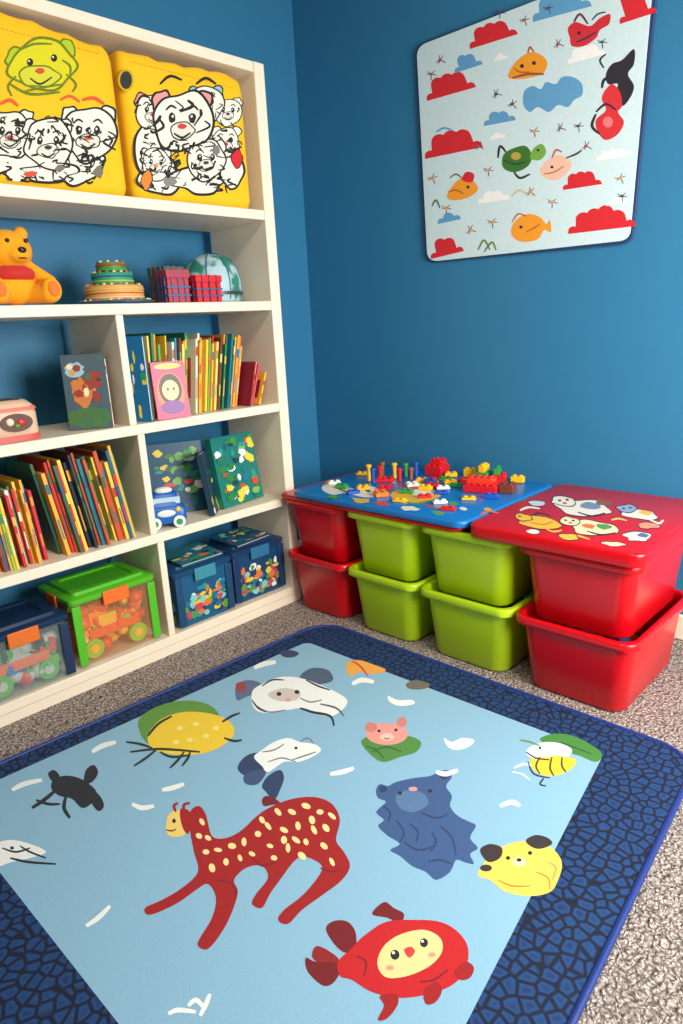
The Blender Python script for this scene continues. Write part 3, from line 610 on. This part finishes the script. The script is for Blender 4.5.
facebook('storybook', (.305, -.868, ZS[1]+.001), .75, -.12, .11, .25, .02, (30,60,80), randart(gn, 14))

# ------------------------------------------------------------------ toys on row 2
def remesh_obj(mb, name, parent, vox=.005):
    o = mb.obj(name, parent); r = o.modifiers.new('remesh', 'REMESH'); r.mode = 'VOXEL'; r.voxel_size = vox; r.use_smooth_shade = True
    s = o.modifiers.new('smooth', 'SMOOTH'); s.factor = .6; s.iterations = 6
    return o
plush = empty('plush_bear'); z = ZS[3]+.003
PY = M((248,166,8), .85, 'fabric', 'plush_yellow'); PRD = M((196,44,36), .85, 'fabric')
b = MB(); cy = -1.50; cx = .235
b.ball((cx, cy, z+.165), (.066, .074, .062), PY); b.ball((cx+.048, cy+.012, z+.152), (.032, .038, .028), PY)
b.ball((cx-.01, cy-.054, z+.218), (.015, .023, .023), PY); b.ball((cx-.01, cy+.054, z+.218), (.015, .023, .023), PY)
b.ball((cx-.005, cy, z+.064), (.060, .070, .062), PY)
for sgn in (-1, 1):
    for k in range(6):
        t = k/5; b.ball((cx+.01+.065*t, cy+sgn*(.04+.038*t), z+.034+.001*t), .029+.004*t, PY, seg=14, rg=9)
    for k in range(6):
        t = k/5; b.ball((cx+.01+.035*t, cy+sgn*(.058+.04*t), z+.110-.04*t), .023, PY, seg=14, rg=9)
    b.ball((cx+.088, cy+sgn*.082, z+.043), (.022, .032, .038), PY)
remesh_obj(b, 'body', plush, .004)
b = MB(); b.ball((cx+.078, cy+.014, z+.160), (.008, .013, .009), M((30,24,24), .3, 'plastic')); b.ball((cx+.058, cy-.018, z+.188), .0065, M((20,20,22), .2, 'plastic')); b.ball((cx+.055, cy+.040, z+.190), .0065, M((20,20,22), .2, 'plastic'))
b.ball((cx+.074, cy+.014, z+.137), (.004, .014, .0025), M((90,30,20), .5)); b.obj('eyes_nose', plush)
b = MB(); b.ball((cx+.002, cy, z+.094), (.064, .074, .032), PRD); b.obj('vest', plush)
b = MB()
for sgn in (-1, 1): b.ball((cx+.107, cy+sgn*.082, z+.045), (.006, .019, .023), M((236,120,40), .85, 'fabric'))
b.obj('foot_pads', plush)

z = ZS[3]
cake = empty('toy_cake'); cx, cy = .235, -1.155
b = MB()
def disc(mb, r0, r1, z0, z1, m): mb.loft([[(cx+r*math.cos(a), cy+r*math.sin(a), zz) for a in [2*math.pi*k/32 for k in range(32)]] for r, zz in ((r0*.96, z0), (r0, z0+.002), (r1, z1-.003), (r1*.95, z1))], m)
disc(b, .115, .135, z+.001, z+.013, M((50,110,150), .35, 'plastic')); b.obj('plate', cake, sharp=50)
b = MB(); disc(b, .100, .100, z+.013, z+.064, M((216,160,90), .6, 'plain'))
for zz, c in ((.020, (240,224,190)), (.034, (196,90,60)), (.048, (240,214,120))): disc(b, .1025, .1025, z+zz, z+zz+.006, M(c, .5, 'plain'))
disc(b, .070, .070, z+.064, z+.106, M((46,150,120), .5, 'plastic')); disc(b, .0725, .0725, z+.074, z+.082, M((160,200,60), .5, 'plastic')); disc(b, .0725, .0725, z+.090, z+.096, M((40,90,150), .5, 'plastic'))
disc(b, .050, .050, z+.106, z+.140, M((90,130,60), .5, 'plastic')); disc(b, .053, .053, z+.112, z+.12, M((60,160,80), .5, 'plastic')); disc(b, .053, .053, z+.128, z+.134, M((170,80,50), .5, 'plastic')); b.obj('tiers', cake, sharp=50)
b = MB()
for r, zz, n in ((.088, .067, 22), (.062, .109, 16), (.042, .143, 9), (.118, .015, 30)):
    for k in range(n):
        a = 2*math.pi*k/n; b.ball((cx+r*math.cos(a), cy+r*math.sin(a), z+zz-.002), .0058, M([(230,200,150),(200,70,50),(60,140,90),(240,220,120)][k % 4], .5, 'plastic'), seg=10, rg=6)
b.obj('decorations', cake)

gift = empty('toy_gift_boxes')
for k, (x, y, w, h, c, rc) in enumerate(((.27,-.935,.085,.115,(180,28,40),(60,90,150)),(.285,-.825,.11,.095,(216,26,40),(90,30,60)),(.18,-.90,.09,.135,(30,110,90),(200,40,40)))):
    b = MB(); T = TR((x, y, z+.001), .12*(k-1)); m = M(c, .5, 'paper'); m2 = M(rc, .4, 'plastic'); w2 = .0025
    b.box((-w/2,-w/2,0),(w/2,w/2,h*.75),m,T); b.box((-w/2-.004,-w/2-.004,h*.75),(w/2+.004,w/2+.004,h),m,T)
    for o in (-.3, 0, .3): b.box((-w/2-.005, w*o-w2, 0), (w/2+.005, w*o+w2, h+.001), m2, T); b.box((w*o-w2, -w/2-.005, 0), (w*o+w2, w/2+.005, h+.001), m2, T)
    for q in (.2, .45): b.box((-w/2-.0046,-w/2-.0046,h*q),(w/2+.0046,w/2+.0046,h*q+.006),M((40,100,150), .4, 'plastic'),T)
    b.obj('box_%d' % (k+1), gift, .001)
hel = empty('toy_helmet'); b = MB(); gm = mat_mottle((40,130,116),(170,204,214),11,'helmet_pattern')
hy = -.70; prof = [(0,.188),(.04,.184),(.078,.165),(.104,.128),(.116,.085),(.116,.042),(.110,.014),(.102,.001)]
b.loft([[(.19+max(r,.001)*math.cos(a), hy+max(r,.001)*math.sin(a), z+h) for a in [2*math.pi*k/36 for k in range(36)]] for r, h in prof], gm)
b.obj('shell', hel, sharp=60)
b = MB(); b.loft([[(.19+r*math.cos(a), hy+r*math.sin(a), z+h) for a in [2*math.pi*k/36 for k in range(36)]] for r, h in ((.117,.03),(.121,.03),(.121,.042),(.117,.042))], M((60,60,70), .4, 'plastic'), False, False)
for k in range(4):
    a0 = k*math.pi/4
    for sg in (0, math.pi):
        pts = [(.19+(r*1.01+.001)*math.cos(a0+sg), hy+(r*1.01+.001)*math.sin(a0+sg), z+h*1.01) for r, h in prof[:-1]]
        for p, q in zip(pts[:-1], pts[1:]): b.cyl(p, q, .0022, .0022, M((60,110,120), .4, 'plastic'), 8)
b.obj('trim', hel)

# row 3 left: toy toaster
tb = empty('toy_toaster'); b = MB(); z = ZS[2]; y0, y1 = -1.70, -1.52
b.loft([rr(.19+i, .33-i, y0+i, y1-i, .045, z+h, 7) for i, h in ((.008,.001),(0,.008),(0,.085),(.006,.110),(.02,.125),(.035,.128))], M((224,190,160), .45, 'plastic')); b.obj('body', tb, sharp=50)
b = MB(); b.loft([rr(.187+i, .333-i, y0-.003+i, y1+.003-i, .047, z+h, 7) for i, h in ((0,.001),(0,.02))], M((206,90,80), .4, 'plastic')); b.loft([rr(.187+i, .333-i, y0-.003+i, y1+.003-i, .047, z+h, 7) for i, h in ((0,.096),(.003,.106))], M((222,120,110), .4, 'plastic')); b.obj('bands', tb)
b = MB()
for x in (.235, .285): b.box((x-.011, y0+.045, z+.127), (x+.011, y1-.045, z+.1295), M((40,26,26), .7))
b.loft([[(xx, -1.60+.05*math.cos(a), z+.06+.028*math.sin(a)) for a in [2*math.pi*k/20 for k in range(20)]] for xx in (.331, .335)], M((90,50,40), .5)); b.ball((.335, -1.585, z+.06), (.006,.014,.012), M((190,50,50), .4,'plastic')); b.ball((.335, -1.62, z+.064), (.006,.012,.012), M((240,220,180), .4,'plastic')); b.ball((.335, -1.60, z+.05), (.006,.010,.008), M((90,140,60), .4,'plastic')); b.obj('slots_face', tb)

# row 4 right: toy car
tc = empty('toy_car'); b = MB(); z = ZS[1]; m = M((28,96,180), .35, 'plastic')
T = TR((.285, -1.09, z), -.5)
b.loft([[(p[0], p[1], p[2]) for p in rr(-.048+i, .048-i, -.075+i*1.5, .075-i*1.5, .02, h, 5)] for i, h in ((.002,.018),(0,.03),(0,.07),(.006,.08),(.012,.085),(.018,.125),(.024,.132))], m, T=T); b.obj('body', tc, sharp=50)
b = MB()
for sx in (-.048, .048):
    for sy in (-.045, .045): b.cyl((sx-.008, sy, .0235), (sx+.008, sy, .0235), .023, .023, M((230,232,230), .6, 'plastic'), 20, T); b.cyl((sx-.010, sy, .0235), (sx+.010, sy, .0235), .012, .012, M((60,150,90), .4, 'plastic'), 16, T)
b.box((-.034,-.056,.090),(.034,.056,.116), M((190,214,226), .2, 'plastic'), T); b.ball((.048, 0, .058), (.006,.034,.014), M((232,232,228), .4,'plastic'), T); b.ball((0,0,.138), (.022,.034,.014), M((232,232,228), .4,'plastic'), T); b.ball((.046, .045, .07), (.006,.010,.010), M((240,200,60), .4,'plastic'), T); b.obj('wheels_trim', tc)

# ------------------------------------------------------------------ toy boxes, bottom row
def clearbox(name, x0, x1, y0, y1, z0, h, lidc, tint, seed, cols, latch, printed=False, alpha=.16, T=None):
    e = empty(name); rd = random.Random(seed); b = MB()
    cm = M(tint, .12, 'plastic', alpha=alpha) if not printed else M(tint, .3, 'plastic')
    def g(i, z): return rr(x0+i, x1-i, y0+i, y1-i, .02, z, 5)
    b.loft([g(.016, z0+.001), g(.010, z0+.004), g(.004, z0+h-.04), g(0, z0+h-.038), g(0, z0+h-.03), g(.008, z0+h-.03), g(.012, z0+.008)], cm); b.obj('tub', e, sharp=50)
    b = MB(); lm = M(lidc, .35, 'plastic')
    b.loft([g(-.004, z0+h-.034), g(-.006, z0+h-.03), g(-.006, z0+h-.016), g(0, z0+h-.012), g(.02, z0+h-.010), g(.026, z0+h), g(.05, z0+h), g(.055, z0+h-.006)], lm); b.obj('lid', e, sharp=40)
    b = MB(); hm = M(latch, .4, 'plastic')
    ym = (y0+y1)/2
    b.box((x1+.006, ym-.05, z0+h-.065), (x1+.014, ym+.05, z0+h-.014), hm); b.box(((x0+x1)/2-.035, y0-.014, z0+h-.065), ((x0+x1)/2+.035, y0-.007, z0+h-.014), hm)
    for yy in (y0+.012, y1-.02): b.box((x1-.002, yy-.012, z0+.012), (x1+.003, yy+.02, z0+h-.04), M(lidc, .4, 'plastic'))
    b.obj('latches', e, .003)
    b = MB()
    if printed:
        for k in range(60):   # printed picture panels on the two visible faces
            u = rd.uniform(.07, .93); v = rd.uniform(.1, .78); ru = rd.uniform(.008, .024); rv = rd.uniform(.006, .02); cc = M(rd.choice(cols), .4, 'plastic')
            for face in (0, 1):
                P = []
                for q in range(12):
                    a = 6.2832*q/12; rk = rd.uniform(.75, 1.2)
                    if face == 0:
                        yy = y0+.02+(y1-y0-.04)*u+ru*rk*math.cos(a); zz = z0+.015+(h-.08)*v+rv*rk*math.sin(a)
                        f = (zz-z0)/(h-.04); P.append((x1-.010+.006*f+.0012+.00006*k, min(max(yy, y0+.030), y1-.030), min(max(zz, z0+.01), z0+h-.045)))
                    else:
                        xx = x0+.02+(x1-x0-.04)*u+ru*rk*math.cos(a); zz = z0+.015+(h-.08)*v+rv*rk*math.sin(a)
                        f = (zz-z0)/(h-.04); P.append((min(max(xx, x0+.030), x1-.030), y0+.010-.006*f-.0012-.00006*k, min(max(zz, z0+.01), z0+h-.045)))
                b.add(P, [tuple(range(12))], cc)
        b.obj('printed_pictures', e, recalc=False)
    else:
        for k in range(90):
            s = rd.uniform(.018, .038); x = rd.uniform(x0+.05, x1-.05); y = rd.uniform(y0+.045, y1-.045); zz = rd.uniform(z0+.04, z0+h-.08)
            if k < 50: x = x1-.048
            m = M(rd.choice(cols), .4, 'plastic'); T = TR((x, y, zz), rd.uniform(0, 3), rd.uniform(0, 3))
            if k % 3 == 0: b.ball((0,0,0), s*.8, m, T, 12, 8)
            elif k % 3 == 1: b.box((-s*.7,-s*.7,-s*.4),(s*.7,s*.7,s*.4), m, T)
            else: b.cyl((-s*.7,0,0),(s*.7,0,0), s*.55, s*.55, m, 14, T)
        # a toy truck with two wheels resting at the front
        xw = x1-.03
        for yy in (y0+.07, y1-.08): b.cyl((xw-.012, yy, z0+.05), (xw+.010, yy, z0+.05), .036, .036, M(cols[2], .5, 'plastic'), 24); b.cyl((xw-.014, yy, z0+.05), (xw+.013, yy, z0+.05), .017, .017, M(cols[1], .5, 'plastic'), 20)
        b.box((xw-.03, y0+.06, z0+.085), (xw+.008, y1-.07, z0+.12), M(cols[0], .4, 'plastic')); b.box((xw-.03, y0+.10, z0+.12), (xw+.006, y0+.17, z0+.165), M(cols[1], .4, 'plastic'))
        b.obj('toys', e, .001)
    return e
zc = ZS[0]
clearbox('toy_storage_box', .10, .352, -1.86, -1.555, zc, .245, (20,46,84), (170,190,190), 1, [(240,110,36),(200,200,190),(90,180,50),(40,110,190),(220,50,50),(40,44,54),(90,150,60)], (226,110,30))
clearbox('toy_storage_box', .08, .335, -1.53, -1.205, zc, .275, (84,184,36), (235,170,120), 2, [(236,90,26),(244,190,40),(120,200,40),(230,60,40),(250,140,40),(200,60,50)], (240,110,30))
mc = [(40,130,180),(60,160,90),(230,200,60),(24,60,110),(200,70,90),(130,200,200),(236,236,230),(90,150,60),(220,120,60),(40,110,150)]
clearbox('toy_storage_box', .14, .345, -1.125, -.855, zc, .25, (26,70,110), (30,90,130), 3, mc, (60,140,160), True)
clearbox('toy_storage_box', .10, .33, -.835, -.555, zc, .25, (24,56,96), (24,70,110), 4, mc, (40,110,150), True)
facebook('picture_board', (.335, -.98, zc+.2505), 0, -1.5, .2, .17, .008, (40,120,130), randart(mc, 26, .8))
facebook('picture_board', (.315, -.70, zc+.2505), 0.1, -1.5, .2, .17, .008, (30,90,120), randart(mc, 26, .8))

# ------------------------------------------------------------------ lights
def area(name, loc, target, sx, sy, e, c):
    l = bpy.data.lights.new(name, 'AREA'); l.shape = 'RECTANGLE'; l.size = sx; l.size_y = sy; l.energy = e; l.color = c
    o = bpy.data.objects.new(name, l); col.objects.link(o); o.location = loc
    o.rotation_euler = (Vector(target)-Vector(loc)).to_track_quat('-Z', 'Y').to_euler(); return o
area('added_side_light', (RX-.08, -.95, 1.36), (1.9, -.25, .75), 1.3, 1.1, 112, (1, .96, .89))  # added area light from the right, set at the made-up window
area('added_overhead_light', (2.0, -1.9, CH-.02), (1.7, -1.7, 0), .8, .8, 42, (1, .88, .74))  # added area light under the unseen ceiling, stands for no known fixture
w = bpy.data.worlds.new('world'); scene.world = w; w.use_nodes = True
w.node_tree.nodes['Background'].inputs[0].default_value = (.65, .8, 1, 1); w.node_tree.nodes['Background'].inputs[1].default_value = .6
scene.view_settings.view_transform = 'Standard'
